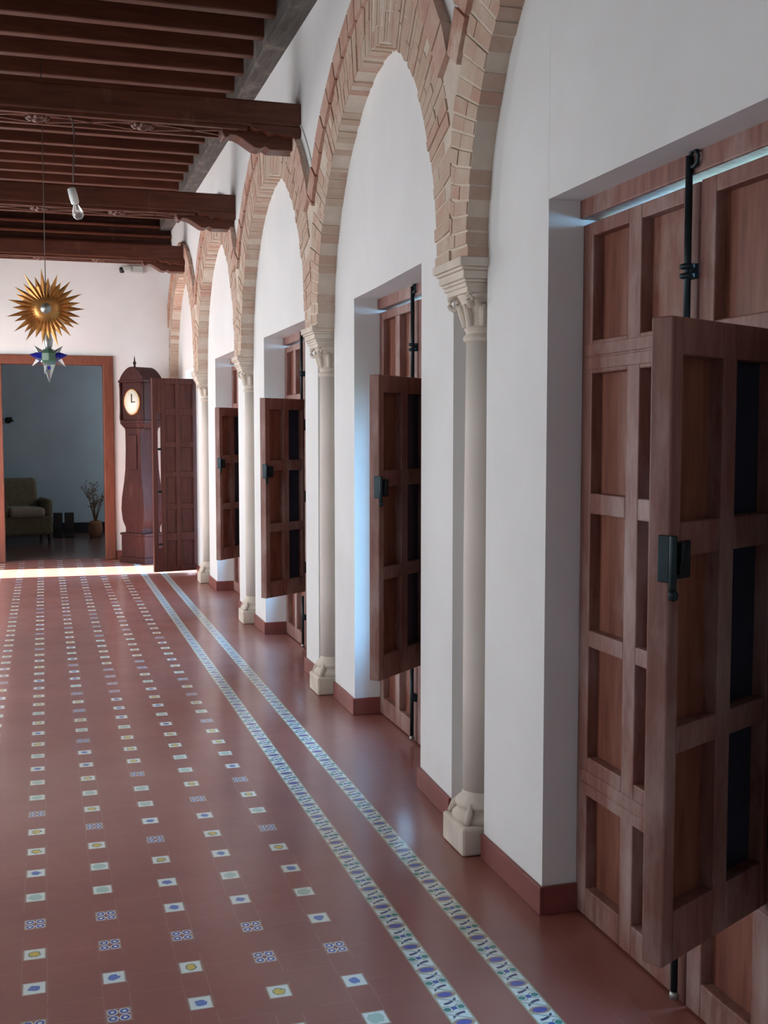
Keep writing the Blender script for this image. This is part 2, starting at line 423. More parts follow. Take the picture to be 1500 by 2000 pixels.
# ------------------------------------------------------------------ far wall with doorway, room beyond
DX0, DX1, DZ = -0.60, 0.86, 2.565                          # outer size of the doorway
bm = NB()
box(bm, XL - 0.5, DX0, YF, YF + 0.18, 0, CZ); box(bm, DX1, XOUT + 0.1, YF, YF + 0.18, 0, CZ); box(bm, DX0, DX1, YF, YF + 0.18, DZ, CZ)
obj('wall_far', bm, M['plaster'], kind='structure')
bm = NB()
box(bm, DX1, DX1 + 0.14, YF - 0.014, YF, 0, 0.11); box(bm, DX1 + 0.14, 1.67, YF - 0.014, YF, 0, 0.11); box(bm, XL, DX0, YF - 0.014, YF, 0, 0.11)
obj('baseboard_far', bm, M['red_plinth'], kind='structure', bevel=0.003)
fr = thing('door_6', None, None, (0, YF, 0), kind='structure')
bm = NB()
box(bm, DX1 - 0.125, DX1, -0.03, 0.2, 0, DZ - 0.10); box(bm, DX0, DX0 + 0.125, -0.03, 0.2, 0, DZ - 0.10); box(bm, DX0, DX1, -0.03, 0.2, DZ - 0.112, DZ)
obj('door_frame', bm, M['frame_red'], fr, bevel=0.008)
bm = NB()
box(bm, -3.0, 3.2, 18.6, 18.8, 0, 3.4); box(bm, -3.1, -3.0, YF + 0.18, 18.8, 0, 3.4); box(bm, 3.2, 3.3, YF + 0.18, 18.8, 0, 3.4)
box(bm, -3.0, 3.2, YF + 0.181, YF + 0.2, DZ, 3.4); box(bm, -3.0, DX0, YF + 0.181, YF + 0.2, 0, 3.4); box(bm, DX1, 3.2, YF + 0.181, YF + 0.2, 0, 3.4)
box(bm, -3.0, 3.2, YF + 0.18, 18.8, 3.4, 3.5)
obj('wall_beyond', bm, M['teal'], kind='structure')
bm = NB(); box(bm, -3.0, 3.2, 18.585, 18.6, 0, 0.17); obj('baseboard_beyond', bm, M['black_skirt'], kind='structure')
area('area_beyond', (2.9, 17.2, 2.2), (0.5, 18.5, 1.5), 0.9, 1.4, 16, (0.85, 0.93, 1.0))  # area lamp inside the closed room beyond, no window is built there

# ------------------------------------------------------------------ ceiling boards, wall plate, joists
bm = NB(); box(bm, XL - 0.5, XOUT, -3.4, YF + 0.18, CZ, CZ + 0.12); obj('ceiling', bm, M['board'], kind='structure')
bm = NB(); wbox(bm, 1.36, 1.52, -3.1, YF, 4.13, CZ)
tag(obj('wall_plate', bm, M['plate'], bevel=0.012), 'grey weathered timber running along the top of the arcade wall', 'beam')
bm = NB(); box(bm, XL, 1.62, YF - 0.10, YF, 3.80, CZ)
for z in (3.80, 3.915, 4.03, 4.145, 4.26): box(bm, XL, 1.62, YF - 0.22, YF - 0.09, z, z + 0.035)
tag(obj('wall_beam', bm, M['ceil'], bevel=0.01), 'ribbed brown timber beam lying flat against the top of the far wall', 'beam')
BEAMY = [(7.03, 3.50), (9.54, 3.44), (12.84, 3.53)]
def joist_label(y):
    if y < 7.2: return 'thin dark ceiling joist on the near side of the closest carved beam', 'joists before the nearest carved beam'
    if y < 9.8: return 'thin dark ceiling joist between the nearest and the middle carved beam', 'joists between nearest and middle carved beams'
    if y < 13.1: return 'thin dark ceiling joist between the middle and the farthest carved beam', 'joists between middle and farthest carved beams'
    return 'thin dark ceiling joist between the farthest carved beam and the far wall', 'joists beyond the farthest carved beam'
bm = NB(); box(bm, XL, 1.44, -0.04, 0.04, 4.21, CZ)
j0 = obj('ceiling_joist', bm, M['ceil'], bevel=0.008)
y = 1.87; first = True
while y < YF - 0.2:
    o = j0 if first else j0.copy()
    if not first: C.objects.link(o)
    first = False
    o.location = (off(y), y, random.uniform(-0.008, 0.008)); o.rotation_euler = (0, 0, random.uniform(-0.006, 0.006))
    l, g = joist_label(y); tag(o, l, 'joist', g)
    y += 0.405

# ------------------------------------------------------------------ carved beams with corbels
def beam(y, zb, label):
    t = thing('carved_beam', label, 'beam', (0, y, 0))
    xr = 1.515 + off(y) - 0.01; L = XL
    bm = NB(); box(bm, L, xr, 0, 0.30, zb, zb + 0.16); obj('beam_shaft', bm, M['ceil'], t, bevel=0.012)
    # carved underside: two edge mouldings and crossing ribs with rosettes
    bm = NB()
    for yy in (0.012, 0.253): box(bm, L, xr - 0.34, yy, yy + 0.035, zb - 0.022, zb)
    x = xr - 0.40
    while x > L + 0.6:
        for s in (-1, 1):
            a = Vector((x, 0.15 + s * 0.085, zb - 0.008)); b = Vector((x - 0.52, 0.15 - s * 0.085, zb - 0.008))
            d = (b - a).normalized(); nrm = Vector((-d.y, d.x, 0)) * 0.010
            P = [a - nrm, b - nrm, b + nrm, a + nrm]
            hexa(bm, [p - Vector((0, 0, 0.012)) for p in P] + [p + Vector((0, 0, 0.01)) for p in P])
        x -= 0.62
    obj('edge_moulding', bm, M['ceil'], t, bevel=0.003)
    x = xr - 0.40 - 0.57
    while x > L + 0.3:
        bm = NB()
        for k in range(8):
            a = k * PI / 4; lathe(bm, [(0.0, -0.03), (0.022, -0.024), (0.028, 0)], (x + 0.048 * math.cos(a), 0.15 + 0.048 * math.sin(a), zb), 8)
        lathe(bm, [(0, -0.045), (0.03, -0.035), (0.036, 0)], (x, 0.15, zb), 12)
        obj('rosette', bm, M['ceil'], t); x -= 0.62
    # corbel block right under the beam end: wavy profile
    bm = NB()
    prof = [(xr, zb + 0.02), (xr, zb - 0.045)]
    for i in range(7):
        s = i / 6; prof.append((xr - 0.10 - 0.015 * i, zb - 0.045 + 0.012 * math.sin(s * PI)))
    for i in range(9):
        s = i / 8; prof.append((xr - 0.20 - 0.13 * s, zb - 0.045 + 0.05 * s + 0.012 * math.sin(s * 2 * PI)))
    prof.append((xr - 0.36, zb + 0.02))
    prism(bm, prof, 0.0, 0.30); obj('upper_corbel', bm, M['ceil'], t, bevel=0.005)
    bm = NB()
    prof = [(xr, zb - 0.02), (xr, zb - 0.115)]
    pts = [(0.06, 0.115), (0.19, 0.118), (0.22, 0.10), (0.25, 0.115), (0.29, 0.11), (0.33, 0.085), (0.37, 0.06), (0.405, 0.045), (0.44, 0.042), (0.455, 0.06), (0.48, 0.058), (0.49, 0.035), (0.50, 0.0)]
    prof += [(xr - a, zb - b) for a, b in pts]
    prism(bm, prof, 0.075, 0.235); obj('lower_corbel', bm, M['ceil'], t, bevel=0.006)
beam(BEAMY[0][0], BEAMY[0][1], 'carved dark brown ceiling beam nearest of the three, above the hanging bulb')
beam(BEAMY[1][0], BEAMY[1][1], 'carved dark brown ceiling beam, middle of the three, behind the hanging bulb')
beam(BEAMY[2][0], BEAMY[2][1], 'carved dark brown ceiling beam farthest away, in front of the sunlit far wall')

# ------------------------------------------------------------------ brick arches
ARCH_LABEL = ['brick arch leg beside the nearest plain white wall, its crown out of view',
              'tall pale brick arch with its pointed white infill and inner crown fully in view',
              'brick arch whose crown hides behind the scrolled end of the nearest beam',
              'brick arch whose crown meets the scrolled end of the middle beam',
              'smallest brick arch at the far end, over the open door leaf and beside the clock']
def arch(k):
    c = ARCY[k]; t = thing('brick_arch', ARCH_LABEL[k], 'arch', (0, 0, 0))
    ymin, ymax = c - 1.34, min(c + 1.34, YF - 0.005)
    xf = 1.475; xb = xin(k) + 0.01
    def P(x, r, a):
        y = c - r * math.cos(a); z = Z_SP + r * math.sin(a)
        y = min(ymax, max(ymin, y)); return Vector((x + off(y), y, z))
    def wedge(bm, x0, x1, r0, r1, a0, a1, mi=0):
        hexa(bm, [P(x0, r0, a0), P(x1, r0, a0), P(x1, r0, a1), P(x0, r0, a1), P(x0, r1, a0), P(x1, r1, a0), P(x1, r1, a1), P(x0, r1, a1)], mi)
    rng = random.Random(k + 3)
    # main ring of narrow voussoirs, course heights vary near the springing
    bm = NB(); a = -0.02
    while a < PI + 0.02:
        low = min(a, PI - a)
        da = (0.062 if low < 0.75 else 0.048) / 1.3 * rng.uniform(0.88, 1.12)
        gap = 0.0068 if low < 0.95 else 0.003
        rs = 1.285 + rng.uniform(-0.05, 0.05)
        r0 = R_IN + rng.uniform(-0.007, 0.009); xx = xf + rng.uniform(-0.003, 0.004)
        a1 = min(a + da, PI + 0.03)
        wedge(bm, xx, xb, r0, rs, a + gap, a1 - 0.001)
        wedge(bm, xx + rng.uniform(-0.003, 0.003), xb, rs + 0.006, R_EX - 0.135, a + gap, a1 - 0.001)
        a = a1
    obj('voussoir_ring', bm, M['brick_tan'], t, bevel=0.0)
    # mortar bed just behind the brick faces
    bm = NB(); n = 60
    for i in range(n):
        a0, a1 = -0.02 + (PI + 0.04) * i / n, -0.02 + (PI + 0.04) * (i + 1) / n
        wedge(bm, xf + 0.004, xb, R_IN + 0.003, R_EX - 0.002, a0, a1)
    bmesh.ops.remove_doubles(bm, verts=bm.verts, dist=1e-5)
    obj('mortar_bed', bm, M['mortar'], t)
    # outer course of red stretchers
    bm = NB(); a = math.acos(1.34 / R_EX) - 0.02; aend = PI - a
    while a < aend:
        da = 0.17 / R_EX * rng.uniform(0.9, 1.1); a1 = min(a + da, aend)
        xx = xf - 0.017 + rng.uniform(-0.003, 0.003)
        wedge(bm, xx, xb, R_EX - 0.13, R_EX + rng.uniform(-0.004, 0.006), a + 0.005, a1 - 0.004)
        a = a1
    obj('outer_brick_course', bm, M['brick_red'], t, label='redder outer row of long bricks')
    # plaster ridge following the arch
    if k in (0, 1, 2):
        bm = NB(); pts = []
        rr = R_EX + 0.07; a0 = math.acos(min(1, 1.33 / rr))
        for i in range(41):
            a = a0 + (PI - 2 * a0) * i / 40; y = c - rr * math.cos(a)
            pts.append((1.497 + off(y), y, Z_SP + rr * math.sin(a)))
        tube(bm, pts, 0.007, 6); obj('plaster_ridge', bm, M['plaster'], t)
for k in range(5): arch(k)

# ------------------------------------------------------------------ columns
COL_LABEL = ['pale stone column with carved capital, nearest of the four, beside the plain white pier',
             'pale stone column with small worn capital, second nearest of the four',
             'slim pale stone column, third of the four along the arcade',
             'slim pale stone column farthest away, beside the big open door leaf']
def column(i):
    c = COLY[i] - (0.03 if i == 0 else 0.0); X = 1.60 + off(c)
    t = thing('stone_column', COL_LABEL[i], 'column', (X, c, 0), rz=0)
    bm = NB()
    box(bm, -0.118, 0.105, -0.112, 0.112, 0, 0.112)
    b0 = obj('plinth', bm, M['stone'], t, bevel=0.012)
    bm = NB()
    lathe(bm, [(0.105, 0.105), (0.112, 0.118), (0.112, 0.130), (0.100, 0.142), (0.092, 0.150), (0.094, 0.162), (0.099, 0.168), (0.099, 0.178), (0.09, 0.19), (0.074, 0.205), (0.071, 0.225)])
    # the four corner leaves (spurs) of the base
    for sx in (-1, 1):
        for sy in (-1, 1):
            tube(bm, [(sx * 0.064, sy * 0.064, 0.185), (sx * 0.078, sy * 0.078, 0.15), (sx * 0.094, sy * 0.092, 0.115)], [0.006, 0.016, 0.010], 8)
    obj('base', bm, M['stone'], t)
    bm = NB()
    lathe(bm, [(0.070, 0.2), (0.0715, 0.6), (0.0715, 1.1), (0.068, 1.6), (0.065, 1.95)], n=32); obj('shaft', bm, M['shaft'], t)
    bm = NB()
    lathe(bm, [(0.064, 1.94), (0.074, 1.945), (0.078, 1.955), (0.074, 1.965), (0.066, 1.972), (0.066, 1.98), (0.074, 1.99), (0.067, 2.0),
               (0.070, 2.03), (0.078, 2.07), (0.090, 2.10), (0.102, 2.118)], n=32)
    for k in range(8):                                     # leaves of the bell
        a = k * PI / 4 + PI / 8
        pts = [(0.066 * math.cos(a), 0.066 * math.sin(a), 2.0), (0.078 * math.cos(a), 0.078 * math.sin(a), 2.045),
               (0.092 * math.cos(a), 0.092 * math.sin(a), 2.075), (0.104 * math.cos(a), 0.104 * math.sin(a), 2.070)]
        tube(bm, pts, [0.014, 0.016, 0.013, 0.007], 8)
    for k in range(4):                                     # corner volutes
        a = k * PI / 2 + PI / 4; ca, sa = math.cos(a), math.sin(a)
        pts = []
        for j in range(12):
            th = j * 0.55; rad = 0.030 - 0.0019 * j
            cx, cz = 0.118, 2.088
            pts.append(((cx + rad * math.sin(th)) * ca, (cx + rad * math.sin(th)) * sa, cz + rad * math.cos(th)))
        tube(bm, pts, [0.011] * 11 + [0.006], 7)
    box(bm, -0.108, 0.108, -0.108, 0.108, 2.115, 2.135)
    obj('capital', bm, M['stone'], t, bevel=0.003)
    bm = NB()
    # impost block: stepped mouldings spreading to the brick
    for z0, z1, h in ((2.134, 2.150, 0.118), (2.150, 2.162, 0.124), (2.162, 2.192, 0.133), (2.192, 2.204, 0.142), (2.204, 2.236, 0.152)):
        box(bm, -h + 0.0, 0.02, -h, h, z0, z1)
    obj('impost', bm, M['stone'], t, bevel=0.004)
for i in range(4): column(i)

# ------------------------------------------------------------------ panelled doors of the arcade
ROWS = [(0.102, 0.415), (0.542, 0.907), (0.961, 1.341), (1.407, 1.790), (1.895, 2.225)]
def frame_with_holes(bm, w, z0, z1, us, zs, d0, d1):
    """local frame: u along width, panel openings us x zs; slab between depth d0,d1. builds stiles and rails"""
    prev = 0
    for a, b in us: box(bm, prev, a, d0, d1, z0, z1); prev = b
    box(bm, prev, w, d0, d1, z0, z1)
    for a, b in us:
        p = z0
        for c_, d_ in zs:
            box(bm, a, b, d0, d1, p, c_); p = d_
        box(bm, a, b, d0, d1, p, z1)
def leaf(parent, T, W, zs, z0, z1, name='leaf', skip=None, sw=(0.07, 0.075, 0.075), dp=0.036, mat='door', pm='door_panel', panelname='panel', panes=False):
    pw = (W - sum(sw)) / 2
    us = [(sw[0], sw[0] + pw), (sw[0] + pw + sw[1], sw[0] + 2 * pw + sw[1])]
    bm = NB(); frame_with_holes(bm, W, z0, z1, us, zs, 0, 0.052)
    lf = obj(name, bm, M[mat], parent, bevel=0.004); lf.matrix_local = T
    for ui, (a, b) in enumerate(us):
        for zi, (c_, d_) in enumerate(zs):
            if skip and (ui, zi) in skip: continue
            bm = NB(); box(bm, a - 0.004, b + 0.004, dp, dp + 0.012, c_ - 0.004, d_ + 0.004)
            if panes and ui == 1: obj('pane', bm, M['navy'], lf)
            else: obj(panelname, bm, M[pm], lf)
    return lf, us
def door(n, opening, X, hinge, free, zoff=0.0, farhole=True):
    y0, y1 = opening; mid = (y0 + y1) / 2; W = (y1 - y0) / 2 - 0.004
    t = thing('door_%d' % n, None, None, (0, 0, 0), kind='structure')
    o = off((y0 + y1) / 2 + 0.3); Xd = X
    bm = NB()                                              # frame: head, jambs, sill
    wob = lambda: random.uniform(-0.004, 0.004)
    box(bm, Xd - 0.012, Xd + 0.10, y0 - 0.01, y1 + 0.012, 2.287, 2.37)
    box(bm, Xd + 0.05, Xd + 0.10, y0 - 0.02, y0 + 0.02, 0, 2.3); box(bm, Xd + 0.05, Xd + 0.10, y1 - 0.02, y1 + 0.02, 0, 2.3)
    box(bm, Xd + 0.05, Xd + 0.10, y0, y1, 0, 0.05)
    obj('door_frame', bm, M['door'], t, bevel=0.006)
    # both leaves have the same panels; the one whose shutter is swung open has a hole there
    T = Matrix(((0, 1, 0, Xd), (-1, 0, 0, y1), (0, 0, 1, 0), (0, 0, 0, 1)))         # u runs from the far jamb toward the camera
    T2 = Matrix(((0, 1, 0, Xd), (-1, 0, 0, mid - 0.004), (0, 0, 1, 0), (0, 0, 0, 1)))
    for far, TT in ((True, T), (False, T2)):
        if far == farhole:
            hb = W - 0.075 if far else 0.075 + 0.26
            bm = NB()
            box(bm, 0, 0.07, 0, 0.052, 0.006, 2.27); box(bm, hb, W, 0, 0.052, 0.456, 1.845)
            if far: box(bm, 0.07, 0.26, 0.01, 0.045, 0.456, 1.845)
            box(bm, W - 0.075, W, 0, 0.052, 0.006, 0.456); box(bm, W - 0.075, W, 0, 0.052, 1.845, 2.27)
            pw = (W - 0.22) / 2
            box(bm, 0.07, W - 0.075, 0, 0.052, 0.006, 0.102); box(bm, 0.07, W - 0.075, 0, 0.052, 0.415, 0.456)
            box(bm, 0.07, W - 0.075, 0, 0.052, 1.845, 1.895); box(bm, 0.07, W - 0.075, 0, 0.052, 2.225, 2.27)
            box(bm, 0.07 + pw, 0.145 + pw, 0, 0.052, 0.102, 0.415); box(bm, 0.07 + pw, 0.145 + pw, 0, 0.052, 1.895, 2.225)
            l2 = obj('leaf', bm, M['door'], t, bevel=0.004); l2.matrix_local = TT
            for a in (0.07, 0.145 + pw):
                for z0, z1 in ((0.102, 0.415), (1.895, 2.225)):
                    bm = NB(); box(bm, a - 0.004, a + pw + 0.004, 0.036, 0.048, z0 - 0.004, z1 + 0.004); obj('panel', bm, M['door_panel'], l2)
        else:
            lf, us = leaf(t, TT, W, ROWS, 0.006, 2.268, 'leaf')
            bm = NB()                                      # lips of the closed shutter
            for z in (0.456, 1.8425):
                box(bm, us[0][0] - 0.045, us[1][1] + 0.045, -0.003, 0.001, z - 0.040, z - 0.003); box(bm, us[0][0] - 0.045, us[1][1] + 0.045, -0.004, 0.001, z + 0.003, z + 0.040)
            obj('shutter_rail', bm, M['door'], lf, bevel=0.002)
    # iron bolt along the meeting stiles
    bx = Xd - 0.022; by = mid + 0.02
    bm = NB()
    tube(bm, [(bx, by, 1.78), (bx, by, 2.335)], 0.010, 10); tube(bm, [(bx, by, 0.03), (bx, by, 0.40)], 0.010, 10)
    ring = [(bx - 0.0, by - 0.022 + 0.02 * math.cos(a), 2.325 + 0.022 * math.sin(a)) for a in [i * PI / 6 for i in range(11)]]
    tube(bm, ring, 0.006, 8)
    bt = obj('bolt', bm, M['iron'], t)
    bm = NB()
    for z in (2.02, 2.045): lathe(bm, [(0.012, -0.008), (0.021, -0.005), (0.021, 0.005), (0.012, 0.008)], (bx, by, z), 12)
    box(bm, bx, Xd + 0.002, by - 0.016, by + 0.016, 2.012, 2.052); box(bm, bx, Xd + 0.002, by - 0.016, by + 0.016, 0.22, 0.26)
    obj('bolt_guide', bm, M['iron'], bt)
    bm = NB(); lathe(bm, [(0.0, 0.012), (0.012, 0.018), (0.014, 0.03), (0.010, 0.04)], (bx, by, 0.0), 10)
    obj('bolt_tip', bm, M['zinc'], bt)
    # small hook plate on the far leaf
    bm = NB(); box(bm, Xd - 0.006, Xd, y1 - 0.56, y1 - 0.49, 1.26, 1.38); tube(bm, [(Xd - 0.02, y1 - 0.56, 1.30), (Xd - 0.03, y1 - 0.52, 1.27), (Xd - 0.01, y1 - 0.49, 1.24)], 0.008, 6)
    obj('hook_plate', bm, M['iron'], t)
    # open shutter swung into the corridor
    H = Vector((hinge[0], hinge[1], 0)); Fv = Vector((free[0], free[1], 0)); d = (H - Fv); L = d.length; d.normalize()
    nb = Vector((-d.y, d.x, 0))                            # into thickness, away from camera
    if nb.y < 0: nb = -nb
    Ts = Matrix(((d.x, nb.x, 0, Fv.x), (d.y, nb.y, 0, Fv.y), (0, 0, 1, zoff), (0, 0, 0, 1)))
    zs = [(0.555, 0.905), (0.965, 1.335), (1.41, 1.765)]
    sh, us = leaf(t, Ts, L, zs, 0.44, 1.845, 'shutter', sw=(0.045, 0.06, 0.03), dp=0.036, panes=True)
    # latch box on the free stile
    bm = NB()
    box(bm, -0.004, 0.075, -0.008, 0.0, 1.29, 1.37); box(bm, -0.010, 0.0, -0.006, 0.022, 1.285, 1.385)
    hexa(bm, [(0.012, -0.02, 1.30), (0.06, -0.012, 1.30), (0.06, -0.006, 1.30), (0.012, -0.006, 1.30), (0.012, -0.03, 1.37), (0.04, -0.02, 1.37), (0.04, -0.006, 1.37), (0.012, -0.006, 1.37)]); tube(bm, [(-0.004, -0.012, 1.27), (-0.004, -0.012, 1.385)], 0.009, 8)
    lathe(bm, [(0, 1.245), (0.010, 1.25), (0.012, 1.262), (0.007, 1.27)], (-0.004, -0.014, 0), 10)
    obj('latch', bm, M['iron'], sh, bevel=0.002)
    bm = NB()
    for z in (0.62, 1.14, 1.66): tube(bm, [(L + 0.004, 0.0, z - 0.04), (L + 0.004, 0.0, z + 0.04)], 0.010, 8)
    obj('hinge', bm, M['iron'], sh)
    return t
door(1, OPEN[0], 1.683, (1.685, 2.302), (1.26, 2.08), farhole=False)
door(2, OPEN[1], 1.815, (1.80, 5.20), (1.457, 4.88), zoff=0.02)
door(3, OPEN[2], 1.835, (1.82, 7.98), (1.480, 7.72), zoff=0.0)
door(4, OPEN[3], 1.835, (1.82, 10.56), (1.545, 10.27), zoff=-0.01)

# ------------------------------------------------------------------ open leaf of the last door
t = thing('door_5', None, None, (0, 0, 0), kind='structure')
bm = NB()
box(bm, 1.78, 1.88, OPEN[4][0] - 0.01, OPEN[4][0] + 0.05, 0, 2.35); box(bm, 1.78, 1.88, OPEN[4][1] - 0.05, OPEN[4][1] + 0.01, 0, 2.35)
box(bm, 1.78, 1.88, OPEN[4][0], OPEN[4][1], 2.30, 2.36)
obj('door_frame', bm, M['door_dark'], t, bevel=0.006)
A = Vector((1.175, 12.80, 0)); B = Vector((1.70, 12.90, 0)); d = (B - A).normalized(); nb = Vector((-d.y, d.x, 0)); L = (B - A).length
T = Matrix(((d.x, nb.x, 0, A.x), (d.y, nb.y, 0, A.y), (0, 0, 1, 0), (0, 0, 0, 1)))
bm = NB()
# stiles and rails, with an open slot between the free stile and the folded shutter
box(bm, 0.0, 0.055, 0, 0.05, 0.03, 2.215)
box(bm, 0.055, 0.10, 0, 0.05, 0.03, 0.30); box(bm, 0.055, 0.10, 0, 0.05, 1.815, 2.215)
box(bm, 0.10, 0.145, 0, 0.05, 0.03, 2.215); box(bm, 0.265, 0.315, 0, 0.05, 0.03, 2.215); box(bm, L - 0.07, L, 0, 0.05, 0.03, 2.215)
for a, b in ((0.145, 0.265), (0.315, L - 0.07)):
    for z0, z1 in ((0.03, 0.09), (0.38, 0.47), (0.74, 0.80), (1.10, 1.16), (1.44, 1.50), (1.80, 1.88), (2.15, 2.215)): box(bm, a, b, 0, 0.05, z0, z1)
lf = obj('leaf', bm, M['door_dark'], t, bevel=0.004); lf.matrix_local = T
for a, b in ((0.145, 0.265), (0.315, L - 0.07)):
    for z0, z1 in ((0.09, 0.38), (0.47, 0.74), (0.80, 1.10), (1.16, 1.44), (1.50, 1.80), (1.88, 2.15)):
        bm = NB(); box(bm, a - 0.003, b + 0.003, 0.02, 0.034, z0 - 0.003, z1 + 0.003); obj('panel', bm, M['door_dark'], lf)
for z in (0.34, 0.94, 1.42):
    bm = NB(); tube(bm, [(0.05, 0.02, z), (0.105, 0.02, z)], 0.014, 8); obj('hinge', bm, M['iron'], lf)

# ------------------------------------------------------------------ longcase clock, turned toward the corridor
ck = thing('longcase_clock', 'tall dark wooden longcase clock with pale dial in the far corner', 'clock', (1.165, 14.16, 0), math.radians(-55)); ck.scale = (0.92, 0.92, 1.0)
# local: front faces -Y, width along X
def tap(bm, w0, d0, z0, w1, d1, z1):
    hexa(bm, [(-w0, -d0, z0), (w0, -d0, z0), (w0, d0, z0), (-w0, d0, z0), (-w1, -d1, z1), (w1, -d1, z1), (w1, d1, z1), (-w1, d1, z1)])
bm = NB(); tap(bm, .26, .19, 0, .26, .19, .07); tap(bm, .24, .175, .07, .24, .175, .34); tap(bm, .26, .19, .34, .25, .18, .37)
obj('clock_base', bm, M['clock'], ck, bevel=0.008)
bm = NB()
pr = [(.17, .37), (.17, .43), (.215, .52), (.235, .66), (.225, .80), (.19, .98), (.165, 1.15), (.155, 1.40), (.155, 1.62), (.165, 1.66)]
for (a, z0), (b, z1) in zip(pr, pr[1:]): tap(bm, a, .15 + (a - .155) * .3, z0, b, .15 + (b - .155) * .3, z1)
bmesh.ops.remove_doubles(bm, verts=bm.verts, dist=1e-4)
tr = obj('clock_trunk', bm, M['clock'], ck, bevel=0.006)
bm = NB(); box(bm, -.09, .09, -.172, -.145, 1.15, 1.58); obj('trunk_door', bm, M['clock'], tr, bevel=0.01)
bm = NB()
tap(bm, .20, .13, 1.66, .25, .16, 1.72); tap(bm, .25, .16, 1.72, .25, .16, 1.76); tap(bm, .235, .145, 1.76, .235, .145, 2.22); tap(bm, .265, .17, 2.22, .265, .17, 2.25)
prism(bm, [(-.265, 2.25)] + [(-.25 + .5 * i / 14, 2.25 + .16 * math.sin(PI * i / 14) ** 0.8) for i in range(15)] + [(.265, 2.25)], -.165, .165)
hd = obj('clock_hood', bm, M['clock'], ck, bevel=0.006)
Tdial = Matrix.Translation((0, -.145, 1.98)) @ Matrix.Rotation(PI / 2, 4, 'X')
bm = NB(); lathe(bm, [(0.162, 0.0), (0.162, 0.014), (0.150, 0.018), (0.150, 0.0)], T=Tdial @ Matrix.Scale(1.0, 4), n=36)
obj('dial_ring', bm, M['gold'], hd)
bm = NB(); lathe(bm, [(0.0, 0.001), (0.150, 0.001), (0.150, 0.012), (0.0, 0.012)], T=Tdial, n=36)
dl = obj('clock_dial', bm, M['dial'], ck)
bm = NB(); box(bm, -.006, .006, -.165, -.158, 1.97, 2.08); box(bm, -.006, .07, -.165, -.158, 1.974, 1.986); obj('clock_hands', bm, M['black'], dl)
bm = NB(); lathe(bm, [(0, 2.38), (.018, 2.40), (.012, 2.43), (.024, 2.455), (.010, 2.48), (.006, 2.52), (0, 2.545)], (0, -.10, 0), 12); obj('finial', bm, M['clock'], hd)
for s in (-1, 1):
    bm = NB(); lathe(bm, [(.014, 1.76), (.018, 1.80), (.012, 1.85), (.012, 2.14), (.018, 2.19), (.014, 2.22)], (s * .225, -.165, 0), 10); obj('hood_pillar', bm, M['clock'], hd)

# ------------------------------------------------------------------ sunburst lamp with faceted glass star pendant
SX, SY, SZ = 0.038, 8.43, 2.487
lp = thing('sunburst_lamp', 'gilded sunburst hanging lamp with a faceted blue and clear glass star below', 'lamp', (SX, SY, SZ))
bm = NB()
lathe(bm, [(0.0, -.012), (.055, -.016), (.096, -.008), (.10, .006), (.05, .014), (0, .016)], T=Matrix.Rotation(PI / 2, 4, 'X'), n=30)
obj('sun_disc', bm, M['gold'], lp)
bm = NB(); lathe(bm, [(0.0, .030), (.016, .026), (.038, .014), (.046, .006), (.046, 0)], T=Matrix.Rotation(PI / 2, 4, 'X'), n=24)
obj('hub', bm, M['zinc'], lp)
for k in range(30):
    a = 2 * PI * k / 30 + random.uniform(-.03, .03); Lr = (0.272 if k % 2 == 0 else 0.235) + random.uniform(-.02, .015)
    bm = NB(); ca, sa = math.cos(a), math.sin(a)
    wv = 0.018
    # a folded blade: ridge toward the viewer, tilted a little
    tip = Vector((Lr * ca, random.uniform(-.012, .012), Lr * sa)); base_c = Vector((.07 * ca, 0, .07 * sa)); midp = Vector((.16 * ca, 0, .16 * sa)); s = Vector((-sa, 0, ca))
    pts = [base_c - s * .010, midp - s * wv, tip, midp + s * wv, base_c + s * .010]
    fr_ = [bm.verts.new(p + Vector((0, 0.004, 0))) for p in pts]
    rd = [bm.verts.new(p) for p in (base_c + Vector((0, -.010, 0)), midp + Vector((0, -.010, 0)))]
    bm.faces.new((fr_[0], fr_[1], rd[1], rd[0])); bm.faces.new((fr_[1], fr_[2], rd[1])); bm.faces.new((fr_[2], fr_[3], rd[1])); bm.faces.new((fr_[3], fr_[4], rd[0], rd[1])); bm.faces.new(fr_[::-1]); bm.faces.new((fr_[0], rd[0], fr_[4]))
    obj('ray', bm, M['gold'], lp)
bm = NB(); tube(bm, [(0, 0.0, 0.08), (0, 0.0, CZ - SZ - 0.02)], 0.0035, 6); obj('hanging_wire', bm, M['cable'], lp)
bm = NB(); lathe(bm, [(.016, -.30), (.030, -.26), (.034, -.22), (.022, -.17), (.018, -.10)], (0.01, .05, 0), 14); st = obj('lamp_stem', bm, M['zinc'], lp)
# pendant: central octahedral lantern with four side spikes, glazed
PZ = -.335
def spike(bm, c0, axis, r, l, n=6, mi=0):
    axis = Vector(axis).normalized(); a = axis.cross(Vector((0.3, 1, 0.2))).normalized(); b = axis.cross(a)
    ring = [bm.verts.new(Vector(c0) + (a * math.cos(2 * PI * k / n) + b * math.sin(2 * PI * k / n)) * r) for k in range(n)]
    tp = bm.verts.new(Vector(c0) + axis * l)
    for k in range(n): bm.faces.new((ring[k], ring[(k + 1) % n], tp)).material_index = (k % 2 if mi < 0 else mi)
    bm.faces.new(ring[::-1])
bm = NB()
lathe(bm, [(.035, .05), (.062, .02), (.062, -.03), (.035, -.06)], (0.012, .05, PZ), 8, smooth=False); bd = obj('lantern_body', bm, M['green_glass'], lp)
bm = NB(); spike(bm, (0.014, .05, PZ - .03), (0.0, 0, -1), .055, .16, 6); obj('clear_glass_spike', bm, M['glass'], lp)
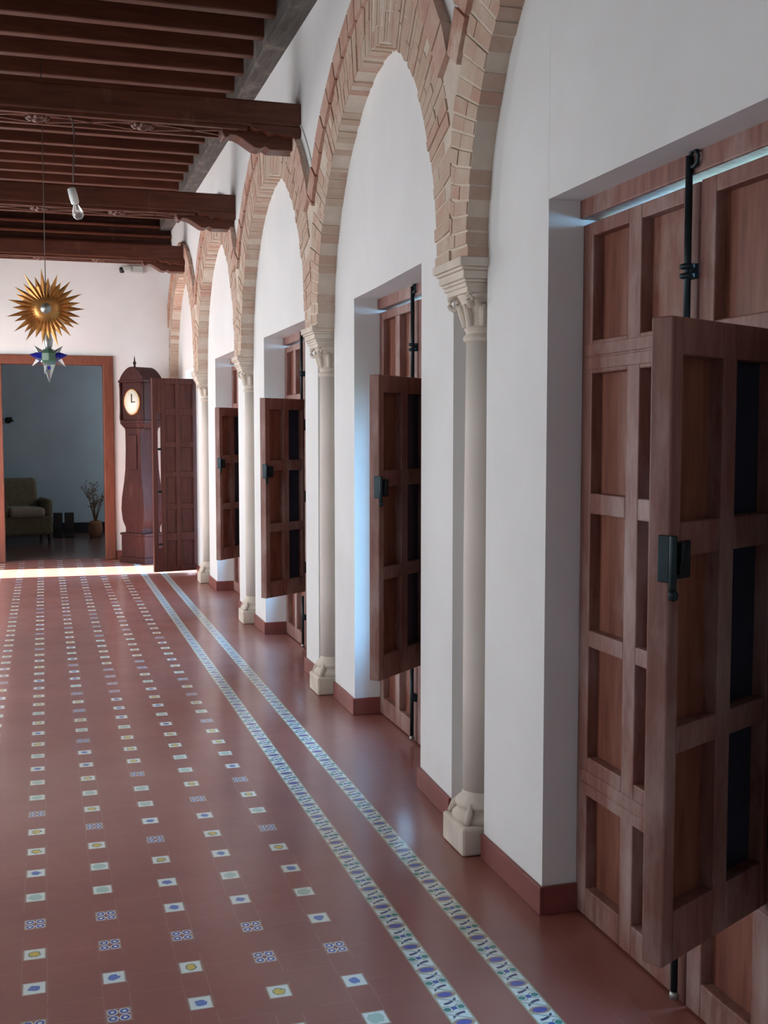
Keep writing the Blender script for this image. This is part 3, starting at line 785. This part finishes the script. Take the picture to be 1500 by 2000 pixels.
bm = NB(); spike(bm, (0.004, .045, PZ - .04), (-.25, -.35, -1), .032, .10, 5); obj('zinc_spike', bm, M['zinc'], lp)
for s in (-1, 1):
    bm = NB(); spike(bm, (0.012 + s * .05, .05, PZ), (s, -.2, .12), .042, .085, 5); obj('cobalt_glass_spike', bm, M['blue_glass'], lp, label='cobalt blue glass spike')
    bm = NB(); spike(bm, (0.012 + s * .055, .045, PZ - .02), (s * .9, -.2, -.8), .034, .085, 5); obj('clear_glass_spike', bm, M['glass'], lp)
    bm = NB(); spike(bm, (0.012 + s * .05, .05, PZ + .02), (s * .8, .0, .9), .026, .075, 5); obj('zinc_spike', bm, M['zinc'], lp)
bm = NB(); spike(bm, (0.014, .01, PZ - .085), (.1, -1, -.1), .014, .02, 6); obj('cobalt_glass_bead', bm, M['blue_glass'], lp)

# ------------------------------------------------------------------ bare bulb
bx, by = 0.185, 6.86; HZ = BEAMY[0][1]
by = 7.12
bb = thing('hanging_bulb', 'bare clear glass bulb in a white holder on a cable from the nearest beam', 'lamp', (0.205, by, 3.02))
bm = NB()
pts = [(-0.03, 0.0, HZ - 3.02), (0.0, 0.0, HZ - 3.02 - 0.02), (0.012, 0, 0.36), (0.006, 0, 0.25), (0.0, 0, 0.10), (0.0, 0, 0.02)]
tube(bm, pts, 0.005, 8); obj('cable', bm, M['cable'], bb)
Tb = Matrix.Rotation(math.radians(-14), 4, 'Y')
bm = NB(); lathe(bm, [(.012, .055), (.024, .05), (.026, .0), (.024, -.035), (.018, -.045)], T=Tb, n=20); obj('lamp_holder', bm, M['white_plastic'], bb)
bm = NB(); lathe(bm, [(.014, -.04), (.018, -.055), (.030, -.08), (.034, -.10), (.030, -.12), (.018, -.133), (0, -.137)], T=Tb, n=24); obj('glass_bulb', bm, M['glass'], bb)
bm = NB(); tube(bm, [Tb @ Vector(p) for p in ((-.006, 0, -.05), (-.010, 0, -.09), (0, 0, -.098), (.010, 0, -.09), (.006, 0, -.05))], 0.002, 6); obj('filament', bm, M['zinc'], bb)

# ------------------------------------------------------------------ camera box on far wall
cc = thing('security_camera', 'small pale security camera on a bracket high on the far white wall', 'camera', (1.10, YF, 3.65))
bm = NB(); box(bm, -.02, .15, -.08, 0.0, -.045, .045); hb = obj('camera_housing', bm, M['grey_plastic'], cc, bevel=0.01)
bm = NB(); box(bm, -.12, .0, -.10, -.03, -.025, .035); obj('camera_arm', bm, M['grey_plastic'], cc, bevel=0.01)
bm = NB(); lathe(bm, [(.0, -.05), (.026, -.045), (.034, -.01), (.030, .02), (0, .03)], (-.115, -.07, -.005), 16); obj('camera_lens', bm, M['black'], cc)

# ------------------------------------------------------------------ things in the room beyond
ac = thing('armchair', 'olive upholstered armchair with pale seat in the dim room beyond the doorway', 'armchair', (-0.31, 17.35, 0), math.radians(12))
bm = NB(); box(bm, -.36, .36, -.36, .30, .12, .40); obj('seat_frame', bm, M['olive'], ac, bevel=0.03)
bm = NB(); box(bm, -.25, .25, -.40, .20, .38, .52); obj('seat_cushion', bm, M['seat'], ac, bevel=0.05)
bm = NB(); hexa(bm, [(-.27, .12, .40), (.27, .12, .40), (.25, .34, .40), (-.25, .34, .40), (-.27, .24, .93), (.27, .24, .93), (.24, .40, .93), (-.24, .40, .93)]); obj('backrest', bm, M['olive'], ac, bevel=0.06)
for s in (-1, 1):
    bm = NB(); box(bm, s * .36 - (.10 if s > 0 else 0), s * .36 + (0 if s > 0 else .10), -.36, .26, .38, .64); obj('armrest', bm, M['olive'], ac, bevel=0.045)
    for yy in (-.32, .26):
        bm = NB(); lathe(bm, [(.018, 0), (.028, .12)], (s * .31, yy, 0), 10); obj('leg', bm, M['black'], ac)
for nm, x, lab in (('left', .19, 'small black loudspeaker standing on the dark skirting, left one of the pair'), ('right', .36, 'small black loudspeaker standing on the dark skirting, right one beside the twigs')):
    sp = thing('loudspeaker', lab, 'speaker', (x, 17.9, 0))
    bm = NB(); box(bm, -.068, .068, -.08, .08, 0, .38); cb = obj('cabinet', bm, M['black'], sp, bevel=0.01)
    bm = NB(); lathe(bm, [(0, 0.012), (.03, .006), (.045, .012), (.05, 0)], T=Matrix.Translation((0, -.08, .12)) @ Matrix.Rotation(PI / 2, 4, 'X'), n=18); obj('speaker_cone', bm, M['black_skirt'], sp)
vp = thing('dried_branches', 'pot of dried reddish twigs against the wall right of the loudspeakers', 'plant', (.74, 17.7, 0))
bm = NB(); lathe(bm, [(0, 0.0), (.08, 0), (.11, .10), (.10, .22), (.07, .26), (.06, .24), (0, .23)], n=18); obj('pot', bm, M['pot'], vp)
bm = NB()
for k in range(26):
    a = random.uniform(0, 2 * PI); r = random.uniform(.05, .2); h = random.uniform(.45, .85)
    p1 = Vector((r * .5 * math.cos(a), r * .5 * math.sin(a) * .6, .2 + h * .5)); p2 = Vector((r * math.cos(a), r * math.sin(a) * .6, h))
    tube(bm, [(0, 0, .2), p1, p2], [.004, .003, .0015], 4)
    for j in range(3):
        q = p1.lerp(p2, random.random()); e = q + Vector((random.uniform(-.07, .07), random.uniform(-.04, .04), random.uniform(.02, .09))); tube(bm, [q, e], [.002, .007], 4)
obj('twigs', bm, M['twig'], vp)['kind'] = 'stuff'
ws = thing('wall_lamp', 'small dark wall lamp on the blue grey wall above the armchair', 'lamp', (-.52, 18.6, 1.80))
bm = NB(); lathe(bm, [(.0, 0), (.05, .0), (.05, .02), (0, .02)], T=Matrix.Rotation(PI / 2, 4, 'X'), n=16); tube(bm, [(0, 0, 0), (0, -.08, .0), (.03, -.12, .01)], .012, 8); obj('lamp_bracket', bm, M['black'], ws)
bm = NB(); lathe(bm, [(.02, .03), (.055, -.045), (.05, -.045), (.015, .025)], (.04, -.13, .02), 16); obj('lamp_shade', bm, M['black'], ws)
